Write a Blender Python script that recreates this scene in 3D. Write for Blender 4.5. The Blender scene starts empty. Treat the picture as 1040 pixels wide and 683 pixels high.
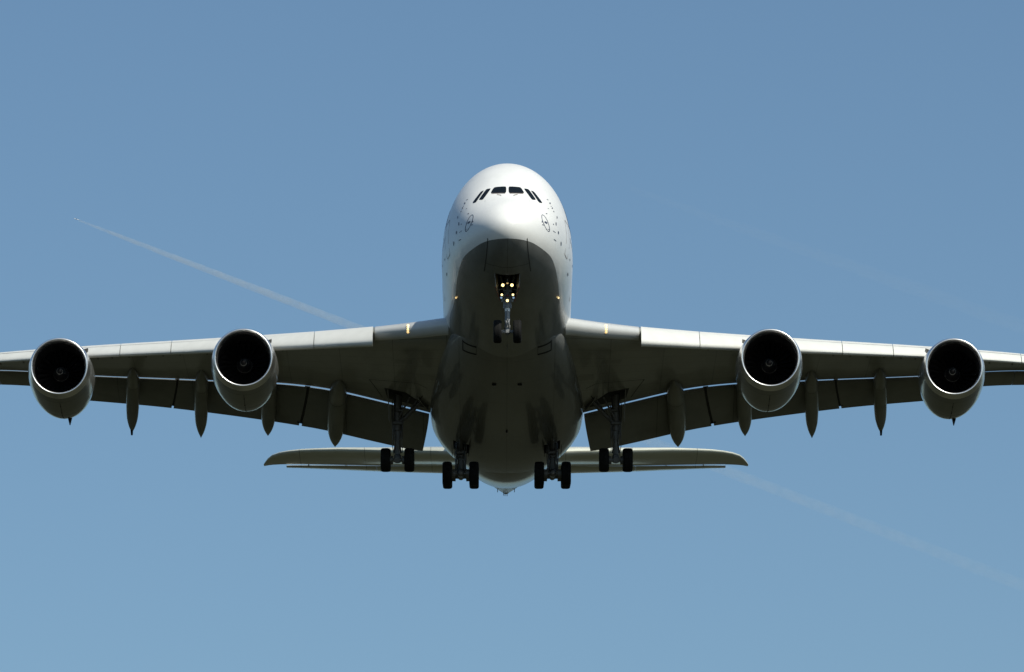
import bpy, math, random
import numpy as np
from mathutils import Vector, Matrix
from mathutils.bvhtree import BVHTree

R = math.radians
random.seed(7)
scene = bpy.context.scene
COL = scene.collection

# ------------------------------------------------------------------ camera
ELEV = 12.5          # camera looks up this much
PITCH = 2.7          # nose-up attitude of the landing aircraft
cam_d = bpy.data.cameras.new('camera'); cam = bpy.data.objects.new('camera', cam_d); COL.objects.link(cam)
cam.location = (0, 0, 1.7); cam.rotation_euler = (R(90 + ELEV), 0, 0)
cam_d.sensor_width = 36; cam_d.lens = 36 * 6383 / 1040
cam_d.clip_start = 1; cam_d.clip_end = 300000
scene.camera = cam

# ------------------------------------------------------------------ sky, sun, exposure
SUN_EL, SUN_AZ = 47.0, 38.0      # azimuth: degrees to the right of straight behind the camera
world = bpy.data.worlds.new('World'); scene.world = world; world.use_nodes = True
wn = world.node_tree; wn.nodes.clear()
sky = wn.nodes.new('ShaderNodeTexSky'); sky.sky_type = 'NISHITA'; sky.sun_disc = False
sky.sun_elevation = R(SUN_EL)
sd = Vector((math.sin(R(SUN_AZ)) * math.cos(R(SUN_EL)), -math.cos(R(SUN_AZ)) * math.cos(R(SUN_EL)), math.sin(R(SUN_EL))))
sky.sun_rotation = math.atan2(sd.x, sd.y)
sky.altitude = 500; sky.air_density = 1.0; sky.dust_density = 2.4; sky.ozone_density = 3.2
bg = wn.nodes.new('ShaderNodeBackground'); bg.inputs[1].default_value = 0.1025
wo = wn.nodes.new('ShaderNodeOutputWorld')
wb = wn.nodes.new('ShaderNodeVectorMath'); wb.operation = 'MULTIPLY'; wb.inputs[1].default_value = (.88, 1.0, .985)   # cool daylight white balance
wn.links.new(sky.outputs[0], wb.inputs[0]); wn.links.new(wb.outputs[0], bg.inputs[0]); wn.links.new(bg.outputs[0], wo.inputs[0])
sl = bpy.data.lights.new('sun', 'SUN'); so = bpy.data.objects.new('sun', sl); COL.objects.link(so)
sl.energy = 4.15; sl.angle = R(0.53); sl.color = (1.0, 0.955, 0.83)
so.rotation_euler = sd.to_track_quat('Z', 'Y').to_euler(); so.location = (0, 0, 200)
scene.view_settings.view_transform = 'Standard'; scene.view_settings.look = 'None'
scene.view_settings.gamma = 1; scene.view_settings.use_curve_mapping = False
scene.view_settings.exposure = 0.0

# ------------------------------------------------------------------ helpers
def pchip(xs, ys):
    xs = np.array(xs, float); ys = np.array(ys, float)
    h = np.diff(xs); dl = np.diff(ys) / h; n = len(xs); m = np.zeros(n)
    for i in range(1, n - 1):
        if dl[i-1] * dl[i] > 0:
            w1 = 2*h[i] + h[i-1]; w2 = h[i] + 2*h[i-1]
            m[i] = (w1 + w2) / (w1 / dl[i-1] + w2 / dl[i])
    m[0], m[-1] = dl[0], dl[-1]
    def f(x):
        x = min(max(x, xs[0]), xs[-1]); i = min(max(int(np.searchsorted(xs, x)) - 1, 0), n - 2)
        t = (x - xs[i]) / h[i]
        return float((2*t**3-3*t**2+1)*ys[i] + (t**3-2*t*t+t)*h[i]*m[i] + (-2*t**3+3*t*t)*ys[i+1] + (t**3-t*t)*h[i]*m[i+1])
    return f

class MB:
    def __init__(s): s.v = []; s.f = []; s.m = []
    def add(s, vs, fs, mi=0):
        o = len(s.v); s.v += [tuple(v) for v in vs]; s.f += [tuple(i + o for i in f) for f in fs]; s.m += [mi] * len(fs)
    def loft(s, rings, closed=True, cap0=True, cap1=True, mi=0):
        n = len(rings[0]); vs = [p for r in rings for p in r]; fs = []
        for i in range(len(rings) - 1):
            for j in range(n if closed else n - 1):
                k = (j + 1) % n
                fs.append((i*n+j, i*n+k, (i+1)*n+k, (i+1)*n+j))
        if closed and cap0: fs.append(tuple(reversed(range(n))))
        if closed and cap1: fs.append(tuple((len(rings)-1)*n + j for j in range(n)))
        s.add(vs, fs, mi)
    def tube(s, p, q, r0, r1=None, n=12, mi=0, caps=True):
        r1 = r0 if r1 is None else r1
        p, q = Vector(p), Vector(q); d = (q - p).normalized()
        a = d.orthogonal().normalized(); b = d.cross(a)
        rr = [[c + a*math.cos(2*math.pi*k/n)*r + b*math.sin(2*math.pi*k/n)*r for k in range(n)] for c, r in ((p, r0), (q, r1))]
        s.loft(rr, True, caps, caps, mi)
    def box(s, c, d, rot=None, mi=0, bev=0.0):
        hx, hy, hz = [k / 2 for k in d]; c = Vector(c); M = rot or Matrix.Identity(3)
        b = min(bev, hx*.9, hy*.9, hz*.9)
        if b <= 0:
            vs = [c + M @ Vector((x*hx, y*hy, z*hz)) for z in (-1, 1) for x, y in ((-1,-1),(1,-1),(1,1),(-1,1))]
            s.add(vs, [(3,2,1,0),(4,5,6,7),(0,1,5,4),(1,2,6,5),(2,3,7,6),(3,0,4,7)], mi); return
        rings = []
        for z, k in ((-hz, b), (-hz + b, 0), (hz - b, 0), (hz, b)):
            X, Y = hx - k, hy - k
            rings.append([c + M @ Vector((x, y, z)) for x, y in ((-X+b,-Y),(X-b,-Y),(X,-Y+b),(X,Y-b),(X-b,Y),(-X+b,Y),(-X,Y-b),(-X,-Y+b))])
        s.loft(rings, mi=mi)
    def lathe(s, prof, n=48, mi=0, axis='y', c=(0,0,0)):
        c = Vector(c); rings = []
        for a, r in prof:
            r = max(r, .0005); ring = []
            for k in range(n):
                t = 2*math.pi*k/n
                if axis == 'y': ring.append(c + Vector((r*math.cos(t), a, r*math.sin(t))))
                elif axis == 'x': ring.append(c + Vector((a, r*math.cos(t), r*math.sin(t))))
                else: ring.append(c + Vector((r*math.cos(t), r*math.sin(t), a)))
            rings.append(ring)
        s.loft(rings, True, False, False, mi)
    def xf(s, M):
        s.v = [tuple(M @ Vector(v)) for v in s.v]; return s
    def mirrored(s):
        o = MB(); o.v = [(-x, y, z) for x, y, z in s.v]; o.f = [tuple(reversed(f)) for f in s.f]; o.m = list(s.m); return o
    def build(s, name, mats, parent=None, smooth=True, angle=35, org=(0,0,0)):
        me = bpy.data.meshes.new(name); O = Vector(org)
        me.from_pydata([tuple(Vector(v) - O) for v in s.v], [], s.f)
        mats = mats if isinstance(mats, (list, tuple)) else [mats]
        for m in mats: me.materials.append(m)
        for p, mi in zip(me.polygons, s.m): p.material_index = mi
        me.validate(); me.update()
        import bmesh
        bm = bmesh.new(); bm.from_mesh(me)
        bmesh.ops.remove_doubles(bm, verts=bm.verts, dist=1e-5)
        bmesh.ops.recalc_face_normals(bm, faces=bm.faces)
        if smooth:
            for f in bm.faces: f.smooth = True
            for e in bm.edges:
                if len(e.link_faces) == 2 and e.calc_face_angle(0) > R(angle): e.smooth = False
        bm.to_mesh(me); bm.free()
        o = bpy.data.objects.new(name, me); COL.objects.link(o)
        o.location = O
        if parent is not None:
            o.parent = parent
            po = parent.get('_org')
            if po is not None: o.location = O - Vector(po)
        o['_org'] = list(O)
        return o

def tag(o, label=None, cat=None, group=None, kind=None):
    if label: o['label'] = label
    if cat: o['category'] = cat
    if group: o['group'] = group
    if kind: o['kind'] = kind
    return o

# ------------------------------------------------------------------ materials
def mat(name, col, rough=.4, metal=0., coat=0., spec=.5, emis=None, es=0., var=0., vscale=1., stretch=(1,1,1), grime=0., lines=None, bump=0.):
    m = bpy.data.materials.new(name); m.use_nodes = True; nt = m.node_tree; N = nt.nodes; L = nt.links
    b = N['Principled BSDF']
    b.inputs['Base Color'].default_value = (*col, 1); b.inputs['Roughness'].default_value = rough
    b.inputs['Metallic'].default_value = metal; b.inputs['Coat Weight'].default_value = coat
    b.inputs['Coat Roughness'].default_value = .06
    b.inputs['Specular IOR Level'].default_value = spec
    if emis: b.inputs['Emission Color'].default_value = (*emis, 1); b.inputs['Emission Strength'].default_value = es
    if var or grime or lines or bump:
        tc = N.new('ShaderNodeTexCoord'); mp = N.new('ShaderNodeMapping'); mp.inputs['Scale'].default_value = stretch
        L.new(tc.outputs['Object'], mp.inputs[0])
        n1 = N.new('ShaderNodeTexNoise'); n1.inputs['Scale'].default_value = vscale; n1.inputs['Detail'].default_value = 6; n1.inputs['Roughness'].default_value = .65
        L.new(mp.outputs[0], n1.inputs['Vector'])
        cr = N.new('ShaderNodeMapRange'); cr.inputs[1].default_value = .3; cr.inputs[2].default_value = .7
        cr.inputs[3].default_value = 1 - var; cr.inputs[4].default_value = 1 + var * .5
        L.new(n1.outputs[0], cr.inputs[0])
        cur = cr.outputs[0]
        if grime:
            n2 = N.new('ShaderNodeTexNoise'); n2.inputs['Scale'].default_value = vscale * .35; n2.inputs['Detail'].default_value = 8
            L.new(mp.outputs[0], n2.inputs['Vector'])
            r2 = N.new('ShaderNodeMapRange'); r2.inputs[1].default_value = .5; r2.inputs[2].default_value = .68; r2.inputs[3].default_value = 1; r2.inputs[4].default_value = 1 - grime
            L.new(n2.outputs[0], r2.inputs[0])
            mu = N.new('ShaderNodeMath'); mu.operation = 'MULTIPLY'; L.new(cur, mu.inputs[0]); L.new(r2.outputs[0], mu.inputs[1]); cur = mu.outputs[0]
        if lines:
            for ax, per, ph in lines:
                sx = N.new('ShaderNodeSeparateXYZ'); L.new(tc.outputs['Object'], sx.inputs[0])
                a = N.new('ShaderNodeMath'); a.operation = 'PINGPONG'; a.inputs[1].default_value = per
                ad = N.new('ShaderNodeMath'); ad.operation = 'ADD'; ad.inputs[1].default_value = ph
                if ax == 's':      # spanwise coordinate along the swept wing
                    ab = N.new('ShaderNodeMath'); ab.operation = 'ABSOLUTE'; L.new(sx.outputs[0], ab.inputs[0])
                    mm = N.new('ShaderNodeMath'); mm.operation = 'MULTIPLY_ADD'; mm.inputs[1].default_value = -.62
                    L.new(ab.outputs[0], mm.inputs[0]); L.new(sx.outputs[1], mm.inputs[2]); L.new(mm.outputs[0], ad.inputs[0])
                else: L.new(sx.outputs['xyz'.index(ax)], ad.inputs[0])
                L.new(ad.outputs[0], a.inputs[0])
                lt = N.new('ShaderNodeMath'); lt.operation = 'LESS_THAN'; lt.inputs[1].default_value = .028; L.new(a.outputs[0], lt.inputs[0])
                sc = N.new('ShaderNodeMath'); sc.operation = 'MULTIPLY_ADD'; sc.inputs[1].default_value = -.4; sc.inputs[2].default_value = 1; L.new(lt.outputs[0], sc.inputs[0])
                mu = N.new('ShaderNodeMath'); mu.operation = 'MULTIPLY'; L.new(cur, mu.inputs[0]); L.new(sc.outputs[0], mu.inputs[1]); cur = mu.outputs[0]
        vm = N.new('ShaderNodeVectorMath'); vm.operation = 'SCALE'; vm.inputs[0].default_value = col
        L.new(cur, vm.inputs['Scale']); L.new(vm.outputs[0], b.inputs['Base Color'])
        if bump:
            bp = N.new('ShaderNodeBump'); bp.inputs['Strength'].default_value = bump; bp.inputs['Distance'].default_value = .02
            L.new(n1.outputs[0], bp.inputs['Height']); L.new(bp.outputs[0], b.inputs['Normal'])
    return m

WHITE = (.80, .80, .78)
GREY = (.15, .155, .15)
M = {}
M['white'] = mat('white_paint', WHITE, .42, coat=.25, var=.04, vscale=.6)
M['grey'] = mat('belly_grey_paint', GREY, .36, coat=.45, var=.12, vscale=.8, stretch=(1.5,.35,1), grime=.25, lines=[('y', 1.9, .3), ('x', 1.35, 0)])
M['wing'] = mat('wing_grey_paint', (.27, .275, .25), .35, coat=.35, var=.14, vscale=.7, stretch=(1,.3,1), grime=.3, lines=[('x', 1.55, .3), ('s', .82, .2)])
M['flap'] = mat('flap_grey_paint', (.19, .195, .18), .42, coat=.15, var=.14, vscale=1, grime=.25, lines=[('x', 2.3, .3)])
M['fairing'] = mat('fairing_grey_paint', (.22, .225, .20), .38, coat=.3, var=.12, vscale=1.2, grime=.2)
M['slat'] = mat('slat_paint', (.70, .70, .66), .4, coat=.15, var=.06, vscale=1.5)
M['droop'] = mat('leading_edge_lit_grey', (.54, .55, .54), .3, coat=.4, var=.05, vscale=1.5)  # wing paint made lighter, the sunlit nose band put into the colour
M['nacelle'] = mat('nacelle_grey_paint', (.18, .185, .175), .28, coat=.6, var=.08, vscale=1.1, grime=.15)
M['tail'] = mat('tail_grey_paint', (.60, .61, .52), .3, coat=.4, var=.08, vscale=.7, lines=[('x', 2.1, .5)])
M['lip'] = mat('polished_lip_metal', (.86, .85, .83), .34, metal=1, var=.05, vscale=3)
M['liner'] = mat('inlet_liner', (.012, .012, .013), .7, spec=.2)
M['fan'] = mat('fan_blade_titanium', (.012, .012, .014), .5, metal=.6)
M['black'] = mat('black_paint', (.008, .008, .009), .6, spec=.15)
M['swirl'] = mat('spinner_white_mark', (.22, .22, .20), .6)
M['hot'] = mat('exhaust_metal', (.25, .22, .2), .4, metal=1, var=.2, vscale=4)
M['tyre'] = mat('tyre_rubber', (.008, .008, .008), .8, spec=.2, var=.15, vscale=6, bump=.2)
M['rim'] = mat('wheel_rim', (.35, .35, .35), .45, metal=.4)
M['strut'] = mat('gear_strut_paint', (.21, .22, .23), .5, coat=0, var=.12, vscale=6)
M['strutdark'] = mat('gear_metal_dirty', (.14, .14, .14), .5, metal=.3, var=.2, vscale=8)
M['chrome'] = mat('oleo_chrome', (.7, .7, .7), .15, metal=1)
M['bay'] = mat('bay_and_shade_dark', (.02, .021, .02), .7)  # also paints the shade of the wing bay and flap gaps
M['glass'] = mat('cockpit_glass', (.006, .008, .009), .08, spec=.3)
M['frame'] = mat('window_frame_grey', (.25, .2, .17), .5)
M['mark'] = mat('marking_dark', (.075, .085, .125), .5)
M['line'] = mat('panel_seam', (.025, .026, .024), .7)
M['blue'] = mat('title_blue', (.015, .04, .22), .35, coat=.4)
M['red'] = mat('beacon_red', (.35, .01, .01), .3)
M['lampw'] = mat('lamp_warm', (.9, .8, .5), .3, emis=(1, .78, .33), es=2.6)
M['lampg'] = mat('lamp_glow', (.9, .8, .5), .3, emis=(1, .66, .25), es=.85)
M['housing'] = mat('lamp_housing', (.1, .1, .1), .4, metal=.5)

# ------------------------------------------------------------------ ground
def ground():
    N = 60; ext = 40000; mb = MB(); g = []
    t = [math.copysign(abs(u)**2.2, u) * ext for u in np.linspace(-1, 1, N)]
    vs = [(x, y + 300, 0) for y in t for x in t]
    fs = [(j*N+i, j*N+i+1, (j+1)*N+i+1, (j+1)*N+i) for j in range(N-1) for i in range(N-1)]
    mb.add(vs, fs)
    m = bpy.data.materials.new('field_grass'); m.use_nodes = True; nt = m.node_tree; b = nt.nodes['Principled BSDF']
    tc = nt.nodes.new('ShaderNodeTexCoord'); vo = nt.nodes.new('ShaderNodeTexNoise'); vo.inputs['Scale'].default_value = .004; vo.inputs['Detail'].default_value = 10
    nt.links.new(tc.outputs['Object'], vo.inputs['Vector'])
    n2 = nt.nodes.new('ShaderNodeTexNoise'); n2.inputs['Scale'].default_value = 2.; n2.inputs['Detail'].default_value = 8; nt.links.new(tc.outputs['Object'], n2.inputs['Vector'])
    cr = nt.nodes.new('ShaderNodeValToRGB'); e = cr.color_ramp.elements
    e[0].position = .35; e[0].color = (.020, .021, .012, 1); e[1].position = .65; e[1].color = (.036, .036, .022, 1)
    k = cr.color_ramp.elements.new(.5); k.color = (.027, .028, .016, 1)
    mx = nt.nodes.new('ShaderNodeMath'); mx.operation = 'MULTIPLY_ADD'; mx.inputs[1].default_value = .35; 
    nt.links.new(n2.outputs[0], mx.inputs[0])
    sb = nt.nodes.new('ShaderNodeMath'); sb.operation = 'SUBTRACT'; sb.inputs[1].default_value = .175; nt.links.new(vo.outputs[0], sb.inputs[0]); nt.links.new(sb.outputs[0], mx.inputs[2])
    nt.links.new(mx.outputs[0], cr.inputs[0]); nt.links.new(cr.outputs[0], b.inputs['Base Color']); b.inputs['Roughness'].default_value = .95
    b.inputs['Specular IOR Level'].default_value = .1
    o = mb.build('ground', m, smooth=False)
    tag(o, 'dry green grass field under the approach path', None, None, 'structure')
ground()

# ------------------------------------------------------------------ the airliner
air = bpy.data.objects.new('airliner', None); COL.objects.link(air)
tag(air, 'huge four engined double deck airliner on final approach, seen head on with wheels down', 'airplane')
air['_org'] = [0, 36, 0]
A0 = Vector((0, 36, 0))
# root transform: place local point (0,5,-.3) in front of the camera
e, p = R(ELEV), R(PITCH)
fwd = Vector((0, math.cos(e), math.sin(e))); up = Vector((0, -math.sin(e), math.cos(e)))
P0 = Vector((0, 0, 1.7)) + fwd * 339 + up * (-7.5*339/6383) + Vector((-4.7*339/6383, 0, 0))
rot = Matrix.Rotation(R(.12), 3, 'Z') @ Matrix.Rotation(-p, 3, 'X')
air.rotation_euler = rot.to_euler()
air.location = P0 + rot @ (A0 - Vector((0, 5, -.3)))

# ---- fuselage
sq = lambda l: [math.sqrt(a) for a in l]
ZT = pchip(sq([0, .1, .35, 1, 2, 2.6, 3.2, 4, 5, 6, 7, 8, 9.5, 11, 13, 45, 55, 60, 65, 70, 72.7]),
           [4.95, 5.35, 5.75, 6.35, 7.0, 7.45, 8.02, 8.68, 9.38, 9.98, 10.42, 10.72, 10.98, 11.05, 11.06, 11.06, 10.95, 10.55, 10.1, 9.15, 8.4])
ZB = pchip(sq([0, .1, .35, 1, 2, 3, 4.2, 6, 8, 11, 44, 48, 52, 56, 60, 65, 70, 72.7]),
           [4.95, 4.52, 4.15, 3.6, 3.1, 2.8, 2.58, 2.44, 2.4, 2.4, 2.4, 2.72, 3.38, 4.2, 5.15, 6.35, 7.4, 7.95])
WW = pchip(sq([0, .1, .35, 1, 2, 3, 4, 5, 6, 8, 10, 12, 45, 50, 55, 60, 65, 70, 72.7]),
           [0, .46, .86, 1.43, 2.02, 2.45, 2.78, 3.02, 3.24, 3.48, 3.58, 3.61, 3.60, 3.38, 2.92, 2.28, 1.5, .78, .3])
ZW = pchip([0, 1, 3, 6, 10, 45, 60, 72.7], [4.95, 5.1, 5.5, 5.85, 5.97, 5.97, 7.2, 8.15])
def fus_pt(y, phi):
    s_ = math.sqrt(max(y, 0)); c, s = math.cos(phi), math.sin(phi)
    zt, zb, w, zw = ZT(s_), ZB(s_), WW(s_), ZW(y)
    zw = min(max(zw, zb + .02), zt - .02) if y > .02 else zw
    return (w*c, y, zw + ((zt - zw) * s if s > 0 else (zw - zb) * s))
ys = [0.0] + [(.06*k)**2 for k in range(1, 34)] + list(np.arange(4.4, 14, .4)) + list(np.arange(14, 44, 1.5)) + list(np.arange(44, 72.7, 1.0)) + [72.7]
NP = 128
mb = MB(); mb.loft([[fus_pt(y, 2*math.pi*k/NP) for k in range(NP)] for y in ys], cap0=False)
fz = pchip([0, .29, 1, 2, 3.5, 4.4, 6.6, 10, 12.5, 17.5, 30, 50, 54, 57, 59, 62, 73], [4.22, 4.23, 4.26, 4.22, 4.18, 4.11, 3.87, 3.80, 3.94, 4.38, 4.4, 4.7, 4.9, 4.5, 3.6, 2.5, 2.0])
fbvh = BVHTree.FromPolygons([Vector(v) for v in mb.v], mb.f)
fus = mb.build('fuselage', M['white'], air, angle=60)
me = fus.data
at = me.attributes.new('paint_line', 'FLOAT', 'POINT')
for v in me.vertices:
    y = v.co.y; at.data[v.index].value = v.co.z - fz(y)
def fuselage_material():
    m = bpy.data.materials.new('fuselage_paint'); m.use_nodes = True; nt = m.node_tree; N = nt.nodes; L = nt.links; b = N['Principled BSDF']
    a = N.new('ShaderNodeAttribute'); a.attribute_name = 'paint_line'
    gt = N.new('ShaderNodeMath'); gt.operation = 'GREATER_THAN'; gt.inputs[1].default_value = 0; L.new(a.outputs['Fac'], gt.inputs[0])
    tc = N.new('ShaderNodeTexCoord'); sx = N.new('ShaderNodeSeparateXYZ'); L.new(tc.outputs['Object'], sx.inputs[0])
    mp = N.new('ShaderNodeMapping'); mp.inputs['Scale'].default_value = (1.5, .35, 1.2); L.new(tc.outputs['Object'], mp.inputs[0])
    n = N.new('ShaderNodeTexNoise'); n.inputs['Scale'].default_value = .9; n.inputs['Detail'].default_value = 7; n.inputs['Roughness'].default_value = .62; L.new(mp.outputs[0], n.inputs['Vector'])
    r = N.new('ShaderNodeMapRange'); r.inputs[1].default_value = .3; r.inputs[2].default_value = .7; r.inputs[3].default_value = .75; r.inputs[4].default_value = 1.2; L.new(n.outputs[0], r.inputs[0])
    r3 = N.new('ShaderNodeMapRange'); r3.inputs[1].default_value = .3; r3.inputs[2].default_value = .7; r3.inputs[3].default_value = .95; r3.inputs[4].default_value = 1.02; L.new(n.outputs[0], r3.inputs[0])
    cur = None
    for out, per, ph, off in ((1, 2.3, .6, .0), (0, 1.6, 0, 0)):
        ad = N.new('ShaderNodeMath'); ad.operation = 'ADD'; ad.inputs[1].default_value = ph; L.new(sx.outputs[out], ad.inputs[0])
        pp = N.new('ShaderNodeMath'); pp.operation = 'PINGPONG'; pp.inputs[1].default_value = per; L.new(ad.outputs[0], pp.inputs[0])
        lt = N.new('ShaderNodeMath'); lt.operation = 'LESS_THAN'; lt.inputs[1].default_value = .022; L.new(pp.outputs[0], lt.inputs[0])
        if cur is None: cur = lt.outputs[0]
        else:
            mx = N.new('ShaderNodeMath'); mx.operation = 'MAXIMUM'; L.new(cur, mx.inputs[0]); L.new(lt.outputs[0], mx.inputs[1]); cur = mx.outputs[0]
    dk = N.new('ShaderNodeMath'); dk.operation = 'MULTIPLY_ADD'; dk.inputs[1].default_value = -.3; dk.inputs[2].default_value = 1; L.new(cur, dk.inputs[0])
    g = N.new('ShaderNodeMath'); g.operation = 'MULTIPLY'; L.new(r.outputs[0], g.inputs[0]); L.new(dk.outputs[0], g.inputs[1])
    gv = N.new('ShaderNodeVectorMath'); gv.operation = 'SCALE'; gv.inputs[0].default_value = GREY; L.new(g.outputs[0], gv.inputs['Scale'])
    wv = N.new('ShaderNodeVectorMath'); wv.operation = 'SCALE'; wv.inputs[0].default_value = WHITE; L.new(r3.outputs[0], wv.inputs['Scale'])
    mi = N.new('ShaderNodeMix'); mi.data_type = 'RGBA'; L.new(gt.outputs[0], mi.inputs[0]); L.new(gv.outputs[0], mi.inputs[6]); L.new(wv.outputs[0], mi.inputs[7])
    L.new(mi.outputs[2], b.inputs['Base Color'])
    b.inputs['Roughness'].default_value = .38; b.inputs['Coat Roughness'].default_value = .09
    cw = N.new('ShaderNodeMapRange'); cw.inputs[3].default_value = .5; cw.inputs[4].default_value = .22; L.new(gt.outputs[0], cw.inputs[0]); L.new(cw.outputs[0], b.inputs['Coat Weight'])
    # slight waviness of the skin panels
    n4 = N.new('ShaderNodeTexNoise'); n4.inputs['Scale'].default_value = 1.1; n4.inputs['Detail'].default_value = 2; L.new(tc.outputs['Object'], n4.inputs['Vector'])
    bp = N.new('ShaderNodeBump'); bp.inputs['Strength'].default_value = .25; bp.inputs['Distance'].default_value = .02; L.new(n4.outputs[0], bp.inputs['Height']); L.new(bp.outputs[0], b.inputs['Normal'])
    return m
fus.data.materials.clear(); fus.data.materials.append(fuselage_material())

# projections onto the skin -------------------------------------------------
def hit(o, d):
    h = fbvh.ray_cast(Vector(o), Vector(d)); return (h[0], h[1]) if h[0] else (None, None)
def front(x, z, off=.006):                      # from the front along +y
    l, n = hit((x, -5, z), (0, 1, 0)); n = n if n.y < 0 else -n
    return l + n * off
def side(sx, y, z, off=.006):
    l, n = hit((sx * 8, y, z), (-sx, 0, 0)); n = n if n.x * sx > 0 else -n
    return l + n * off
def below(x, y, off=.006, bvh=None):
    h = (bvh or fbvh).ray_cast(Vector((x, y, -4)), Vector((0, 0, 1)))
    h2 = fbvh.ray_cast(Vector((x, y, -4)), Vector((0, 0, 1)))
    if h[0] is None or (h2[0] is not None and h2[0].z < h[0].z): h = h2
    n = h[1] if h[1].z < 0 else -h[1]
    return h[0] + n * off
def patch(fn, quad, nu=12, nv=8, rim=0., round_=0.0):
    """thin shell with real edges: fn maps 2D->surface; quad is 4 corners"""
    mb = MB(); a, b, c, d = [Vector((*q, 0)) for q in quad]
    if rim:
        ctr = (a+b+c+d)/4; a, b, c, d = [q + (q-ctr).normalized()*rim for q in (a,b,c,d)]
    g = []
    for j in range(nv+1):
        v = j/nv
        for i in range(nu+1):
            u = i/nu
            if round_:
                # soften the corners
                eu = abs(2*u-1); ev = abs(2*v-1); k = 1 - round_ * (eu**4) * (ev**4)
                uu, vv = .5 + (u-.5)*k, .5 + (v-.5)*k
            else: uu, vv = u, v
            q = (a*(1-uu)+b*uu)*(1-vv) + (d*(1-uu)+c*uu)*vv; g.append(fn(q.x, q.y))
    mb.add(g, [(j*(nu+1)+i, j*(nu+1)+i+1, (j+1)*(nu+1)+i+1, (j+1)*(nu+1)+i) for j in range(nv) for i in range(nu)])
    return mb
def strip(fn, pts, w, name=None, closed=False):
    """a thin raised seam following the skin"""
    mb = MB(); P = [Vector((*q, 0)) for q in pts]; n = len(P); L_, R_ = [], []
    for i in range(n):
        a = P[(i-1) % n] if closed else P[max(i-1, 0)]; b = P[(i+1) % n] if closed else P[min(i+1, n-1)]
        t = (b - a).normalized(); nn = Vector((-t.y, t.x, 0)) * w/2
        L_.append(fn(*(P[i]+nn).xy)); R_.append(fn(*(P[i]-nn).xy))
    m = n if closed else n-1
    mb.add(L_ + R_, [(i, (i+1) % n, n+(i+1) % n, n+i) for i in range(m)])
    return mb
def dens(pts, k=8, closed=False):
    out = []; m = len(pts) if closed else len(pts)-1
    for i in range(m):
        a, b = pts[i], pts[(i+1) % len(pts)]
        out += [(a[0]+(b[0]-a[0])*t/k, a[1]+(b[1]-a[1])*t/k) for t in range(k)]
    if not closed: out.append(pts[-1])
    return out

# cockpit windows (front view x, z)
WIN = [[(.10, 7.42), (.87, 7.47), (.80, 7.97), (.07, 7.97)][::1],
       [(1.53, 7.30), (1.62, 7.42), (1.13, 8.02), (.94, 7.90)],
       [(1.86, 7.30), (1.98, 7.42), (1.46, 8.02), (1.26, 7.96)]]
WIN[0] = [(.07, 7.42), (.93, 7.49), (.72, 7.96), (.06, 7.98)]
WIN[1] = [(.87, 7.89), (1.14, 7.88), (1.55, 7.12), (1.32, 7.05)]
WIN[2] = [(1.25, 7.81), (1.43, 7.76), (1.90, 7.0), (1.70, 6.95)]
for sx in (-1, 1):
    for q in WIN:
        qq = [(sx*a, b) for a, b in q]
        patch(lambda x, z: front(x, z, .012), qq, 14, 10, 0, .10).build('cockpit_window', M['glass'], fus)
# wipers and sill tint
for sx in (-1, 1):
    m_ = strip(lambda x, z: front(x, z, .02), dens([(sx*.12, 7.40), (sx*.86, 7.45)]), .03); m_.build('window_sill', M['frame'], fus)
    m_ = strip(lambda x, z: front(x, z, .03), dens([(sx*.33, 7.24), (sx*.55, 7.33)]), .035); m_.build('wiper', M['frame'], fus)

# sensor markings: oval outline with probe
for sx in (-1, 1):
    cx, cz = 2.05, 5.66
    el = [(sx*(cx + .16*math.cos(t) - .14*math.sin(t)*1.0), cz + .43*math.sin(t)) for t in np.linspace(0, 2*math.pi, 40)[:-1]]
    strip(front, el, .035, closed=True).build('probe_outline', M['mark'], fus)
    dot = [(sx*(cx+.01) + a, cz + .0 + b) for a, b in ((-.09,-.05),(.07,-.05),(.09,.06),(-.07,.06))]
    patch(lambda x, z: front(x, z, .02), dot, 4, 3, 0, .2).build('pitot_probe', M['mark'], fus)
    for (x, z, w, h) in ((2.10, 6.3, .08, .06), (1.90, 5.42, .09, .05), (1.86, 5.6, .05, .12), (1.95, 5.5, .05, .07), (2.22, 5.35, .12, .03), (2.1, 5.3, .08, .03), (2.52, 5.45, .16, .04), (2.56, 5.05, .14, .05), (2.62, 6.0, .05, .22), (2.75, 5.6, .06, .18), (2.5, 6.75, .05, .1), (2.68, 6.5, .04, .2), (2.9, 5.2, .05, .2), (2.2, 6.75, .05, .05), (2.48, 5.85, .04, .08), (1.2, 6.9, .04, .04), (.35, 7.2, .05, .03), (2.30, 7.25, .07, .14), (2.42, 6.95, .06, .12), (2.17, 7.45, .10, .05), (2.36, 7.05, .05, .05)):
        q = [(sx*(x-w/2), z-h/2), (sx*(x+w/2), z-h/2+.01), (sx*(x+w/2), z+h/2), (sx*(x-w/2), z+h/2-.01)]
        patch(lambda a, b: front(a, b, .012), q, 3, 3, 0, .2).build('skin_marking', M['mark'], fus)
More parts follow.
